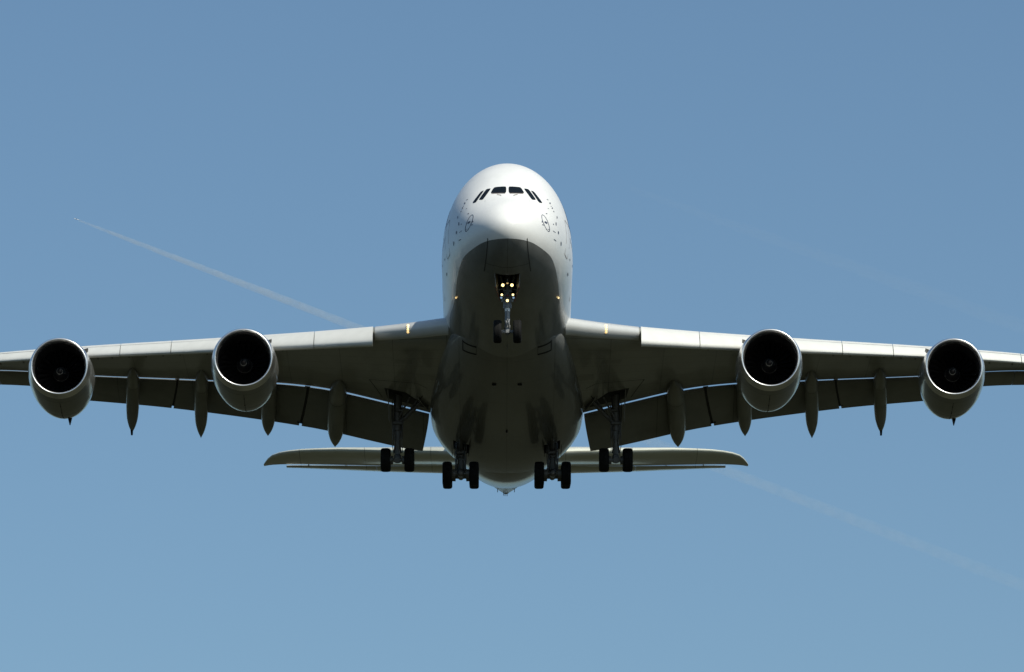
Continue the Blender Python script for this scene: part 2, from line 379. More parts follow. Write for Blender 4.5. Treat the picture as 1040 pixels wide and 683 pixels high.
# cabin doors, outlines on the side
for sx in (-1, 1):
    for (y0, z0, w, h) in ((6.4, 4.95, 1.1, 1.95), (15.0, 4.95, 1.1, 1.95), (29.0, 4.95, 1.1, 1.95), (42.5, 4.95, 1.1, 1.95), (51.0, 4.98, 1.05, 1.9), (13.2, 7.7, 1.0, 1.75), (26.0, 7.7, 1.0, 1.75), (44.0, 7.7, 1.0, 1.75)):
        r = .18; pts = []
        for (a, b, t0) in ((y0+w/2-r, z0+h-r, 0), (y0-w/2+r, z0+h-r, 90), (y0-w/2+r, z0+r, 180), (y0+w/2-r, z0+r, 270)):
            pts += [(a + r*math.cos(R(t0+k*18)), b + r*math.sin(R(t0+k*18))) for k in range(6)]
        strip(lambda y, z, s=sx: side(s, y, z, .008), dens(pts, 3, True), .05, closed=True).build('cabin_door', M['frame'], fus)
    # dark scuff marks by the forward cargo area
    for (y, z, w, h) in ((9.0, 4.7, .6, .09), (8.0, 5.25, .35, .07), (10.5, 5.6, .45, .1)):
        q = [(y-w/2, z-h/2), (y+w/2, z-h/2), (y+w/2, z+h/2), (y-w/2, z+h/2)]
        patch(lambda a, b, s=sx: side(s, a, b, .012), q, 3, 3, 0, .2).build('skin_marking', M['mark'], fus)
# passenger windows: the forward 25 of each row one by one
def pw(sx, y, z):
    w, h = .24, .34; mb = MB(); pts = []
    for k in range(16):
        t = 2*math.pi*k/16; c_, s_ = math.cos(t), math.sin(t)
        pts.append(side(sx, y + w/2*math.copysign(abs(c_)**.6, c_), z + h/2*math.copysign(abs(s_)**.6, s_), .01))
    mb.add(pts, [tuple(range(16))]); return mb
rear = MB()
for sx in (-1, 1):
    for z, y0, y1 in ((6.2, 7.6, 56), (9.05, 10.0, 52)):
        yy = np.arange(y0, y1, .84); n = 0
        for y in yy:
            if abs(y-15) < .8 or abs(y-29) < .8 or abs(y-42.5) < .8 or abs(y-51) < .8 : continue
            m_ = pw(sx, y, z)
            if n < 25: m_.build('passenger_window', M['glass'], fus)
            else: rear.add(m_.v, m_.f)
            n += 1
tag(rear.build('passenger_window', M['glass'], fus), kind='stuff')
# blue title along the forward upper side
def title(sx):
    cu = bpy.data.curves.new('t', 'FONT'); cu.body = 'Lufthansa'; cu.size = 2.3; cu.offset = .025
    to = bpy.data.objects.new('t', cu); COL.objects.link(to)
    bpy.context.view_layer.update()
    dg = bpy.context.evaluated_depsgraph_get(); tm = bpy.data.meshes.new_from_object(to.evaluated_get(dg))
    bpy.data.objects.remove(to)
    import bmesh
    bm = bmesh.new(); bm.from_mesh(tm); bmesh.ops.triangulate(bm, faces=bm.faces)
    bmesh.ops.subdivide_edges(bm, edges=[e_ for e_ in bm.edges if e_.calc_length() > .3], cuts=3)
    xm = max(v.co.x for v in bm.verts); mb = MB(); Y0 = 7.3
    vs = []
    for v in bm.verts:
        y = Y0 + v.co.x if sx > 0 else Y0 + xm - v.co.x
        vs.append(side(sx, y, 7.0 + v.co.y*.95, .014))
    mb.add(vs, [tuple(v.index for v in f.verts) for f in bm.faces]); bm.free()
    mb.build('title_lettering', M['blue'], fus, smooth=False)
title(-1); title(1)

# belly seams, antennas, inlets
fair_hw = pchip([15.5, 17.5, 20, 24, 28, 32, 35, 38, 41, 43, 44.8], [1.9, 2.65, 3.3, 3.82, 4.12, 4.42, 4.52, 4.46, 4.1, 3.6, 2.9])
fair_zb = pchip([15.5, 17.5, 20, 24, 30, 36, 40, 43, 44.8], [2.75, 2.46, 2.2, 1.97, 1.86, 1.86, 1.96, 2.17, 2.37])
fair_zt = pchip([15.5, 20, 24, 35, 42, 44.8], [4.0, 4.8, 5.2, 5.2, 4.8, 3.8])
fair_ex = pchip([15.5, 22, 30, 40, 44.8], [1.0, 1.0, .87, .87, 1.0])
fair_zc = pchip([15.5, 20, 26, 40, 44.8], [3.4, 4.0, 4.0, 4.0, 3.3])
mb = MB(); rings = []
for y in list(np.arange(15.5, 44.5, .6)) + [44.8]:
    hw, zb_, zt_ = fair_hw(y), fair_zb(y), fair_zt(y); zc = fair_zc(y); r_ = []
    for k in range(96):
        t = 2*math.pi*k/96; c_, s_ = math.cos(t), math.sin(t)
        ex = fair_ex(y)
        X = hw*math.copysign(abs(c_)**ex, c_); Z = zc + (math.copysign(abs(s_)**ex, s_))*((zt_-zc) if s_ > 0 else (zc-zb_))
        r_.append((X, y, Z))
    rings.append(r_)
mb.loft(rings)
bbvh = BVHTree.FromPolygons([Vector(v) for v in mb.v], mb.f)
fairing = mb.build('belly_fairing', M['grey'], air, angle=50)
bf = lambda x, y: below(x, y, .008, bbvh)
fb = lambda x, y: below(x, y, .008)
for sx in (-1, 1):
    strip(fb, dens([(sx*1.05, .75), (sx*1.12, 1.6), (sx*1.25, 3.0)], 6), .04).build('panel_seam', M['line'], fus)
strip(fb, dens([(-1.2, 2.2), (-.6, 2.0), (.6, 2.0), (1.2, 2.2)], 6), .02).build('panel_seam', M['line'], fus)
# nose gear doors (closed forward pair) seam
for sx in (-1, 1):
    # air inlets on the fairing: bracket shaped openings
    for y in (17.4, 18.45):
        patch(bf, [(sx*1.71, y-.25), (sx*2.49, y+.15), (sx*2.49, y+.32), (sx*1.71, y-.05)], 6, 2).build('air_outlet', M['black'], fairing)
    strip(bf, dens([(sx*1.72, 17.3), (sx*1.72, 18.4)], 6), .02).build('panel_seam', M['line'], fairing)
    strip(bf, dens([(sx*2.48, 17.5), (sx*2.48, 18.7)], 6), .06).build('panel_seam', M['line'], fairing)
    # small drain masts
    a = bf(sx*.73, 22.6); mm = MB(); mm.box((a.x, a.y, a.z-.03), (.26, .22, .06), bev=.025); mm.build('vent', M['black'], fairing)
for (x, y, s_) in ((0, 3.2, .5), (0, 12.5, .8), (0, 15.5, .6)):
    a = fb(x, y); mm = MB()
    mm.loft([[(x-.025, y-.25*s_, a.z+.02), (x+.025, y-.25*s_, a.z+.02), (x+.025, y+.3*s_, a.z+.02), (x-.025, y+.3*s_, a.z+.02)],
             [(x-.01, y, a.z-.35*s_), (x+.01, y, a.z-.35*s_), (x+.01, y+.22*s_, a.z-.35*s_), (x-.01, y+.22*s_, a.z-.35*s_)]])
    mm.build('blade_antenna', M['strutdark'], fus)
a = bf(0, 32.5); mm = MB(); mm.lathe([(a.z-.12, .0), (a.z-.1, .05), (a.z+.03, .07)], 16, axis='z', c=(0, 32.5, 0)); mm.build('beacon', M['black'], fairing)
# tail cone: APU exhaust and small probes
mm = MB(); mm.lathe([(72.5, .30), (72.8, .25), (72.8, .2), (72.6, .18)], 32, axis='y', c=(0, 0, 8.17)); mm.build('exhaust_pipe', M['tail'], fus)
for x, y in ((-.9, 67.5), (.9, 67.5), (-.25, 70.6), (-.1, 71.2), (.12, 71.3)):
    a = fb(x, y, ) if False else below(x*.6, y, 0); mm = MB(); mm.box((a.x, a.y, a.z-.12), (.04, .2, .18)); mm.build('tail_probe', M['mark'], fus)

# lights at the wing root fairing edges (glint pair) and one under the nose
def lamp_on(o, pos, nrm, r, parent, m=M['lampw'], name='landing_light'):
    mm = MB(); n = Vector(nrm).normalized(); p_ = Vector(pos)
    a_ = n.orthogonal().normalized(); b_ = n.cross(a_)
    ring = lambda rr, h: [p_ + n*h + a_*rr*math.cos(2*math.pi*k/20) + b_*rr*math.sin(2*math.pi*k/20) for k in range(20)]
    mm.loft([ring(r*1.25, -r*.8), ring(r*1.25, .01), ring(r, .02)], mi=0, cap1=False)
    mm.loft([ring(r*.99, .018), ring(r*.5, r*.18), ring(.002, r*.22)], cap0=False, mi=1)
    return mm.build(name, [M['housing'], m], parent)
for sx in (-1, 1):
    y = 10.2; z = 3.72
    a = side(sx, y, z, .03)
    lamp_on(None, a, (sx*.35, -.9, -.1), .06, fus, M['lampg'], 'turnoff_light')
a = fb(0, 3.55); lamp_on(None, a, (0, -.6, -.8), .05, fus, M['lampg'], 'belly_light')

# ---- vertical fin
def naca(n=24, tc=.1, te=.004):
    up_, lo = [], []
    for k in range(n+1):
        s = (1-math.cos(math.pi*k/n))/2
        t = 5*tc*(.2969*math.sqrt(s)-.126*s-.3516*s*s+.2843*s**3-.1036*s**4) + te*s
        up_.append((s, t)); lo.append((s, -t))
    return up_, lo
def fin_mesh(st, c0, c1, tc):
    mb = MB(); rings = []
    for z, y0, y1 in st:
        c = y1-y0; u, l = naca(24, tc); pts = u + l[::-1][:-1]
        r_ = [(t*c, y0 + (c0 + (c1-c0)*s)*c, z) for s, t in pts] if (c0, c1) == (0, 1) else [(t*c, y0 + s*c, z) for s, t in [(c0 + (c1-c0)*s2, t2) for s2, t2 in pts]]
        rings.append(r_)
    mb.loft(rings); return mb
FIN = [(9.6, 53.5, 70.0), (10.8, 56.0, 70.6), (12, 58.0, 71.0), (18, 62.6, 72.3), (23.6, 66.8, 73.5), (24.2, 67.6, 73.6)]
M['tailblue'] = mat('fin_blue_paint', (.008, .02, .09), .3, coat=.5)
fin = fin_mesh([(z, y0, y0 + (y1-y0)*.7) for z, y0, y1 in FIN], 0, 1, .13).build('vertical_fin', M['tailblue'], air)
mb = MB(); rings = []
for z, y0, y1 in FIN[1:]:
    c = y1-y0; a = y0+.705*c; rings.append([(-.03*c, a, z), (.03*c, a, z), (.004, y1, z), (-.004, y1, z)])
mb.loft(rings); mb.build('rudder', M['tailblue'], fin)

# ---- wings
# x, LE y, LE z(upper edge), lower rear edge y, z, thickness
WS = [(2.6, 18.6, 5.2, 35.0, 3.1, 2.1), (3.68, 19.3, 5.28, 35.15, 3.42, 2.05), (4.74, 20.1, 5.32, 35.3, 3.74, 1.95), (7.46, 22.1, 5.48, 35.95, 4.60, 1.6),
      (10.2, 24.1, 5.72, 36.4, 5.36, 1.25), (13.2, 26.35, 6.08, 37.5, 6.04, 1.05), (17.6, 29.6, 6.65, 39.2, 6.67, .88), (19.86, 31.2, 6.94, 40.0, 6.98, .82),
      (24.6, 34.6, 7.55, 42.0, 7.69, .68), (30.4, 38.9, 8.25, 44.3, 8.64, .52), (36.0, 43.1, 8.75, 47.3, 9.3, .4), (39.6, 46.6, 9.2, 50.0, 9.75, .28)]
WI = [pchip([w[0] for w in WS], [w[k] for w in WS]) for k in range(6)]
def wing_sec(x, n=26):
    ly, lz, ty, tz, th = WI[1](x), WI[2](x), WI[3](x), WI[4](x), WI[5](x)
    c = ty-ly; Cf = c/.80; pts = []   # full airfoil chord; wing box is the front 80%
    zc0 = lz - th*.30; zc1 = tz + .035
    def shp(s): return 2.9690*math.sqrt(s) - 1.26*s - 3.516*s*s + 2.843*s**3 - 1.036*s**4
    up_, lo = [], []
    for k in range(n+1):
        u = (1-math.cos(math.pi*k/n))/2; s = u*.8
        f = shp(s)
        base = zc0 + (zc1-zc0)*u
        fade = 1 - u**3
        y = ly + u*c
        up_.append((y, base + th*.56*f*(.35 + .65*fade) + .01)); fl = math.sqrt(max(0, 1-(1-min(u/.16, 1))**2)) * (1-u); lo.append((y, base - th*.36*fl - .035*u))
    return up_, lo
def wing_mesh():
    mb = MB(); rings = []
    for x in list(np.arange(2.6, 39.6, .5)) + [39.6]:
        up_, lo = wing_sec(x)
        yl, zl = up_[-1]; ext = .03
        up2 = up_ + [(yl + ext, zl - .04*ext)]
        lo2 = lo[::-1][:-1]
        rings.append([(x, y, z) for y, z in up2] + [(x, yl + ext, zl - .04*ext - .05)] + [(x, y, z) for y, z in lo2])
    mb.loft(rings); return mb
wm = wing_mesh()

def span_loft(fn, xs):
    mb = MB(); mb.loft([fn(x) for x in xs]); return mb
SLP = [(1,.26),(.8,.272),(.6,.25),(.4,.205),(.25,.155),(.14,.105),(.06,.05),(.015,.005),(0,-.05),(.012,-.10),(.04,-.15),(.09,-.195),(.16,-.225),(.26,-.235),
       (.24,-.19),(.22,-.05),(.36,.08),(.5,.15),(.75,.212),(1,.25)]
def slat_sec(x):
    cs = 2.12 - .030*x; ly, lz, th = WI[1](x), WI[2](x), WI[5](x); a = R(-27)
    oy, oz = ly - .42*cs, lz - .30*th - .36 - max(.06, .48 - .013*x)
    ca, sa = math.cos(a), math.sin(a); zs = .62 + .3*(th/1.6)
    return [(x, oy + (s*ca + t*zs*sa)*cs, oz + (-s*sa + t*zs*ca)*cs) for s, t in SLP]
SLATS = [(7.62, 11.0), (11.04, 14.72), (15.26, 19.5), (19.54, 22.6), (22.64, 25.4), (26.7, 30.6), (30.64, 34.6), (34.64, 38.4)]
FTE = [(4.4, 38.95, 2.28), (4.98, 39.2, 2.40), (6.86, 39.6, 2.91), (10.57, 40.2, 3.94), (12.64, 40.8, 4.45), (17.79, 42.6, 5.63), (20.26, 43.5, 6.15), (25.3, 45.4, 7.07)]
FY = pchip([f[0] for f in FTE], [f[1] for f in FTE]); FZ = pchip([f[0] for f in FTE], [f[2] for f in FTE])
def foil(p0, p1, x, tc, n=14):
    (y0, z0), (y1, z1) = p0, p1; d = Vector((y1-y0, z1-z0)); c = d.length; d /= c; nn = Vector((-d.y, d.x)); u, l = naca(n, tc, .006)
    return [(x, y0 + d.x*s*c + nn.x*t*c, z0 + d.y*s*c + nn.y*t*c) for s, t in u + l[::-1][:-1]]
def flap_seg(xa, xb, sha=0., shb=0., n=10):
    rings = []
    for k in range(n+1):
        x = xa + (xb-xa)*k/n; sy, sz = WI[3](x), WI[4](x)
        c = math.hypot(FY(x)-sy, FZ(x)-sz); r = .5*.115*c
        p0 = (sy + .12, sz + .155 - r*.98); p1 = (FY(x), FZ(x))
        sec = foil(p0, p1, x, .115); sh = sha + (shb-sha)*k/n
        rings.append([(q[0] + sh*(q[1]-p0[0])/(p1[0]-p0[0]), q[1], q[2]) for q in sec])
    mb = MB(); mb.loft(rings); return mb
FLAPS = [(4.55, 11.66, .42, .55), (11.82, 19.55, .55, .45), (19.68, 25.35, .45, .2)]
FAIR = [(9.75, 10.22, 40.8, 3.12, .50, .62), (13.9, 14.25, 41.5, 3.97, .42, .55), (18.0, 18.31, 42.8, 4.18, .385, .52), (22.15, 22.52, 44.0, 4.79, .37, .48), (26.1, 26.3, 45.4, 6.4, .3, .4)]
def canoe(xf, xt, yt, zt, w, h):
    sy, sz = WI[3](xf), WI[4](xf); y0 = sy - 3.0
    lo = wing_sec(xf)[1]; z0 = np.interp(y0, [q[0] for q in lo], [q[1] for q in lo])
    mb = MB(); rings = []
    K = [(0, .02), (.04, .32), (.12, .66), (.25, .93), (.4, 1.03), (.55, 1.07), (.7, 1.06), (.82, .96), (.91, .62), (.97, .22), (1, .02)]
    wf = pchip([k[0] for k in K], [k[1] for k in K])
    py_ = pchip([0, .4, .62, 1], [y0, sy - .3, sy + 1.0, yt + .1]); pz = pchip([0, .4, .62, 1], [z0 - .02, sz - .26, sz - .85, zt - .1])
    for t in np.linspace(0, 1, 33):
        k = wf(t); cx = xf + (xt-xf)*t
        rings.append([(cx + w*k*math.copysign(abs(math.cos(a))**.85, math.cos(a)), py_(t), pz(t) + h*k*math.copysign(abs(math.sin(a))**.9, math.sin(a))) for a in [2*math.pi*j/24 for j in range(24)]])
    mb.loft(rings)
    return mb, (xt, yt, zt)

def gear_wheel():
    mb = MB()      # axis x, centre at origin, unit: wing gear tyre
    r, w = .70, .56
    prof = [(-w*.36, r*.56), (-w*.47, r*.66), (-w*.5, r*.80), (-w*.47, r*.90), (-w*.38, r*.965), (-w*.22, r*.995)]
    for gx in (-.14, 0, .14):
        prof += [(gx*w-.02, r*1.0), (gx*w-.012, r*.985), (gx*w+.012, r*.985), (gx*w+.02, r*1.0)]
    prof += [(w*.22, r*.995), (w*.38, r*.965), (w*.47, r*.90), (w*.5, r*.80), (w*.47, r*.66), (w*.36, r*.56)]
    mb.lathe(prof, 48, 0, 'x')
    for s in (-1, 1):
        mb.lathe([(s*w*.36, r*.565), (s*w*.40, r*.53), (s*w*.26, r*.48), (s*w*.20, r*.28), (s*w*.32, r*.2), (s*w*.34, .001)], 32, 1, 'x')
    return mb
wheel_proto = None
def place_wheel(c, sc, parent, scw=1.0):
    global wheel_proto
    if wheel_proto is None:
        w = gear_wheel().build('wheel', [M['tyre'], M['rim']], None); wheel_proto = w
    else:
        w = wheel_proto.copy(); COL.objects.link(w)
    w.parent = parent; w.location = Vector(c) - Vector(parent['_org']); w.scale = (scw, sc, sc)
    return w

def make_wing(sx):
    def B(mb, name, mats, par, **k):
        return (mb if sx < 0 else mb.mirrored()).build(name, mats, par, **k)
    # geometry is written for the -x side
    neg = lambda mb: mb.mirrored()
    w = B(neg(wm), 'wing', M['wing'], air, angle=40)
    # inboard droop nose: a skin following the wing nose, coloured lighter as if sunlit
    def droop(x):
        up_, lo = wing_sec(x, 26); k = 9
        pts = [(y, z) for y, z in up_[:k]][::-1] + lo[1:4]
        c = Vector((pts[k-1][0] + .8, pts[k-1][1]))
        th = .03
        out = []
        for y, z in pts:
            d = (Vector((y, z)) - c).normalized(); out.append((x, y + d.x*th, z + d.y*th))
        inn = [(x, y + .3, z) for y, z in pts][::-1]
        return out + inn
    d_ = B(neg(span_loft(droop, np.linspace(3.3, 7.5, 14))), 'droop_nose', M['droop'], w, angle=40)
    for a, b in SLATS:
        B(neg(span_loft(slat_sec, np.linspace(a, b, 8))), 'slat', M['slat'], w, angle=30)
        for x in (a + .5, (a+b)/2, b - .5):       # slat tracks
            s_ = slat_sec(x); q = Vector(s_[15]); ly, lz = WI[1](x), WI[2](x)
            mm = MB(); mm.box((q.x, (q.y + ly + .5)/2, q.z + .0), (.09, ly + .6 - q.y, .16)); B(neg(mm), 'slat_track', M['strutdark'], w)
    for a, b, sa, sb in FLAPS:
        B(neg(flap_seg(a, b, sa, sb)), 'flap', M['flap'], w, angle=30)
    for xa, xb, s0, s1 in ((11.60, 11.9, .54, .56), (19.50, 19.74, .44, .46)):   # dark strip painting in the shade between two flap panels
        mm = flap_seg(xa, xb, s0, s1, 1); mm.v = [(x, y - .0, z + .05) for x, y, z in mm.v]
        ymax = max(v[1] for v in mm.v); 
        mm.v = [(x, min(y, ymax - .45), z) for x, y, z in mm.v]
        B(neg(mm), 'flap_gap_shade', M['bay'], w)
    for a, b in ((26.9, 30.7), (30.72, 34.6), (34.62, 38.3)):
        def ail(x):
            sy, sz = WI[3](x), WI[4](x); c = 3.0 - .035*(x-26)
            return foil((sy + .08, sz - .03), (sy + c*.97, sz - .17), x, .09)
        B(neg(span_loft(ail, np.linspace(a, b, 6))), 'aileron', M['flap'], w, angle=30)
    for i, f in enumerate(FAIR):
        mb_, tip = canoe(*f)
        fa = B(neg(mb_), 'flap_track_fairing', M['fairing'], w, angle=60)
        if i == 3:
            mm = MB(); mm.tube((tip[0], tip[1]-.25, tip[2]+.10), (tip[0]+.01, tip[1]+.12, tip[2]-.22), .09, .06); B(neg(mm), 'vent_pipe', M['black'], w)
        # seam ring round the canoe
        t = 14; ring = [Vector(mb_.v[t*24 + j]) for j in range(24)]; ring2 = [Vector(mb_.v[(t+1)*24 + j]) for j in range(24)]
        c = sum(ring, Vector())/24
        ra = [c + (p_-c)*1.012 for p_ in ring]; rb = [c + (p_-c)*1.012 + (q_-p_)*.10 for p_, q_ in zip(ring, ring2)]
        mm = MB(); mm.loft([ra, rb], True, False, False); B(neg(mm), 'fairing_seam', M['line'], w)
    # wing tip fence
    mm = MB(); z0 = 9.35
    mm.loft([[(39.55, 46.4, z0), (39.75, 46.4, z0), (39.75, 50.4, z0), (39.55, 50.4, z0)], [(39.75, 48.7, z0+1.2), (39.8, 48.7, z0+1.2), (39.8, 50.6, z0+1.2), (39.75, 50.6, z0+1.2)]])
    mm.loft([[(39.55, 46.4, z0), (39.75, 46.4, z0), (39.75, 50.4, z0), (39.55, 50.4, z0)][::-1], [(39.75, 48.9, z0-1.1), (39.8, 48.9, z0-1.1), (39.8, 50.5, z0-1.1), (39.75, 50.5, z0-1.1)][::-1]])
    B(neg(mm), 'wingtip_fence', M['white'], w)
    # landing lights in the wing root leading edge
    for k in range(4):
        x = 5.60; up_, lo = wing_sec(x); pl = [up_[3], up_[2], up_[1], up_[0], lo[1], lo[2], lo[3]]
        t = [1.9, 2.7, 3.4, 4.1][k]; i_ = int(t); q = [pl[i_][m_] + (pl[i_+1][m_] - pl[i_][m_])*(t-i_) for m_ in (0, 1)]
        n = Vector((0, -1, .35 - .28*k)); mm = MB()
        c = Vector((-x, q[0], q[1])) + n.normalized()*.06
        # lamp disc
        nn = n.normalized(); a_ = Vector((1, 0, 0)); b_ = nn.cross(a_)
        ring = lambda rr, h: [c + nn*h + a_*rr*math.cos(2*math.pi*q_/16) + b_*rr*math.sin(2*math.pi*q_/16) for q_ in range(16)]
        mm.loft([ring(.085, -.08), ring(.085, 0)], mi=0, cap1=False); mm.loft([ring(.084, 0), ring(.04, .02), ring(.001, .026)], cap0=False, mi=1)
        B(mm, 'landing_light', [M['housing'], M['lampg']], w)
    # access panels and seams under the root
    wb = BVHTree.FromPolygons([Vector(v) for v in neg(wm).v], wm.f)
    wf = lambda x, y: below(x, y, .008, wb)
    for q in ([(-6.6, 25.5), (-5.5, 24.9), (-5.4, 25.6), (-6.5, 26.3)], [(-5.0, 27.5), (-4.1, 27.2), (-4.1, 28.2), (-5.0, 28.6)]):
        B(patch(wf, q, 8, 4), 'access_panel', M['fairing'], w)
    for pts in ([(-8.0, 31.4), (-7.6, 33.4), (-7.3, 35.0)], [(-8.0, 31.4), (-5.2, 29.6), (-4.6, 30.2)], [(-4.9, 32.0), (-5.4, 34.8)]):
        B(strip(wf, dens(pts, 6), .05), 'panel_seam', M['line'], w)
    # flat dark patch painting the shade of the wing gear bay
    B(patch(wf, [(-7.15, 32.6), (-5.9, 32.3), (-4.5, 34.4), (-7.0, 34.9)], 12, 8), 'gear_bay_shade', M['bay'], w)
    return w
wing_l = make_wing(-1); wing_r = make_wing(1)

# ---- engines: built once round the centre of the inlet throat, then copied
def make_engine():
    TILT = R(-3)
    def shape(y, r, a):
        # a: angle, 0 = +x, 90 = up.  fuller underside, drooped inlet plane
        k = min(max((y - 1.2)/3.2, 0), 1)
        s = math.sin(a); z = r*s*(1 + (.13*k if s < 0 else 0)); x = r*math.cos(a)*(1 - (.03*k if s < 0 else 0))
        f = max(0, 1 - max(y + .45, 0)/1.6)
        yy = y - z*math.tan(R(4))*f
        return (x, yy, z)
    def shell(prof, n=72, mi=0):
        mb = MB(); mb.loft([[shape(y, r, 2*math.pi*k/n) for k in range(n)] for y, r in prof], True, False, False, mi); return mb
    OUT = pchip([-.40, -.25, .1, .7, 1.5, 2.4, 3.4, 4.4, 5.1], [1.66, 1.725, 1.80, 1.87, 1.91, 1.92, 1.86, 1.70, 1.52])
    outer = [(y, OUT(y)) for y in np.linspace(.1, 5.1, 30)]
    nac = shell(outer + [(5.1, 1.49), (4.6, 1.46), (3.0, 1.45), (1.7, 1.5)])
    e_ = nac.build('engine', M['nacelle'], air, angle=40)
    lip = [(.1, OUT(.1)+.002), (-.12, OUT(-.12)+.001), (-.28, OUT(-.28)), (-.38, 1.685), (-.43, 1.655), (-.45, 1.62), (-.44, 1.585), (-.40, 1.55), (-.30, 1.52), (-.15, 1.497), (.02, 1.486)]
    shell(lip).build('inlet_lip', M['lip'], e_, angle=60)
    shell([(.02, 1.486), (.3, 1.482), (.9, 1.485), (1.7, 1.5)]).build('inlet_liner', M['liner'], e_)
    # fan
    mb = MB()
    for k in range(24):
        t0 = 2*math.pi*k/24; rows = []
        for r, tw, ch in ((.42, 25, .22), (.8, 38, .30), (1.15, 50, .36), (1.47, 60, .42)):
            t = t0 + .18*(r/1.47)**2 + .05*math.sin(r*3); c_, s_ = math.cos(t), math.sin(t); tx, tz = -s_, c_
            dx = math.sin(R(tw))*ch; dy = math.cos(R(tw))*ch
            rows.append([Vector((r*c_ - tx*dx/2, 1.62 - dy/2, r*s_ - tz*dx/2)), Vector((r*c_ + tx*dx/2, 1.62 + dy/2, r*s_ + tz*dx/2))])
        th = Vector((0, .012, 0)); f_ = []
        mb.loft([[a - th, b - th, b + th, a + th] for a, b in rows])
    mb.build('fan', M['fan'], e_, angle=50)
    mb = MB(); mb.lathe([(2.3, 1.5), (2.31, .001)], 48); mb.build('fan_dark_backing', M['black'], e_)  # black disc standing in for the darkness behind the fan
    SP = pchip([.52, .56, .65, .8, 1.0, 1.3, 1.55], [.0, .07, .14, .22, .30, .41, .46])
    mb = MB(); mb.lathe([(y, SP(y)) for y in [.52, .53, .545, .56, .6, .65, .7, .8, .9, 1.0, 1.15, 1.3, 1.45, 1.55]] + [(1.9, .46)], 48); mb.build('spinner', M['black'], e_)
    sw = MB(); L_, R_ = [], []
    for k in range(49):
        t = k/48; a = R(100) - t*2*math.pi*1.35; y = .58 + .32*t; dw = .008 + .018*math.sin(math.pi*min(t*1.1, 1))
        for l, yy in ((L_, y - dw), (R_, y + dw)):
            r = SP(yy) + .006; l.append((r*math.cos(a), yy - .004, r*math.sin(a)))
    sw.add(L_ + R_, [(i, i+1, 49+i+1, 49+i) for i in range(48)]); sw.build('spinner_swirl', M['swirl'], e_)
    mb = MB(); mb.lathe([(1.33, .425), (1.36, .435)], 48); mb.build('spinner_ring', M['swirl'], e_)
    # rear body: core cowl and plug
    mb = MB(); mb.lathe([(2.6, 1.15), (4.6, 1.12), (5.4, .98), (6.3, .74), (6.3, .68), (5.6, .7)], 48); mb.build('core_cowl', M['hot'], e_)
    mb = MB(); mb.lathe([(5.5, .5), (6.2, .45), (7.2, .12), (7.35, .001)], 32); mb.build('exhaust_plug', M['hot'], e_)
    # drain mast below
    mb = MB(); mb.loft([[(.19, 4.5, -1.72), (.45, 4.5, -1.72), (.45, 5.1, -1.65), (.19, 5.1, -1.65)], [(.29, 4.95, -2.12), (.33, 4.95, -2.12), (.33, 5.2, -2.1), (.29, 5.2, -2.1)]]); dm = mb
    # cowl seams
    for y0 in (.75, 3.1):
        mb = shell([(y0, OUT(y0)+.003), (y0+.025, OUT(y0+.025)+.003)]); mb.build('cowl_seam', M['line'], e_)
    mb = MB(); a0 = R(270); prof = np.linspace(.8, 4.9, 20); P1 = []; P2 = []
    for y in prof:
        q = Vector(shape(y, OUT(y)+.004, a0)); P1.append((q.x-.015, q.y, q.z)); P2.append((q.x+.015, q.y, q.z))
    mb.add(P1+P2, [(i, i+1, 20+i+1, 20+i) for i in range(19)]); mb.build('cowl_seam', M['line'], e_)
    # latch bulges under the cowl
    for y in (1.5, 2.6, 3.8):
        q = shape(y, OUT(y), a0); mb = MB(); mb.box((q[0], q[1], q[2]+.0), (.07, .16, .03), bev=.01); mb.build('cowl_latch', M['line'], e_)
    return e_, dm
eng, dm = make_engine()
def place_engine(e_, x, y, z, outer):
    e_.location = Vector((x, y, z)) - A0
    sgn = 1 if x < 0 else -1        # inboard direction
    # strake on the inboard shoulder, pylon: belong to this engine
    a = R(48); r = 1.90; rings = []
    c_, s_ = math.cos(a)*sgn, math.sin(a)
    mb = MB(); mb.loft([[(c_*r - s_*.02*sgn, 1.1, s_*r), (c_*r + s_*.02*sgn, 1.1, s_*r - .02), (c_*(r+.03), 2.4, s_*(r+.03)), (c_*(r+.03)-.02, 2.4, s_*(r+.03)+.01)],
        [(c_*(r+.36), 1.7, s_*(r+.36)), (c_*(r+.36)+.01, 1.7, s_*(r+.36)-.01), (c_*(r+.34), 2.4, s_*(r+.34)), (c_*(r+.34)-.01, 2.4, s_*(r+.34)+.01)]])
    e_['_org'] = [0, 0, 0]
    mb.build('nacelle_strake', M['strutdark'], e_)
    ax = abs(x); lz = WI[2](ax) - .25*WI[5](ax) - z; ly = WI[1](ax) - y
    tz = lambda d: float(np.interp(ly + d, [q[0]-y for q in wing_sec(ax)[1]], [q[1]-z for q in wing_sec(ax)[1]]))
    st = [(.9, 1.80, 1.90, .04), (1.6, 1.7, 2.03, .2), (ly*.6, 1.6, 2.0 + (lz-2.0)*.5, .27), (ly, 1.5, lz + .12, .28), (ly+1.5, 1.2, tz(1.5)+.2, .27), (ly+3.2, 1.15, tz(3.2)+.2, .2), (ly+4.6, tz(4.6)-.1, tz(4.6)+.1, .04)]
    mb = MB(); mb.loft([[(-w, yy, a_), (w, yy, a_), (w, yy, b_-.1), (w*.6, yy, b_), (-w*.6, yy, b_), (-w, yy, b_-.1)] for yy, a_, b_, w in st]); mb.build('pylon', M['nacelle'], e_)
    if outer:
        m2 = MB(); m2.v = list(dm.v); m2.f = list(dm.f); m2.m = list(dm.m)
        m2.build('drain_mast', M['black'], e_)
base_children = list(eng.children)
engs = [eng]
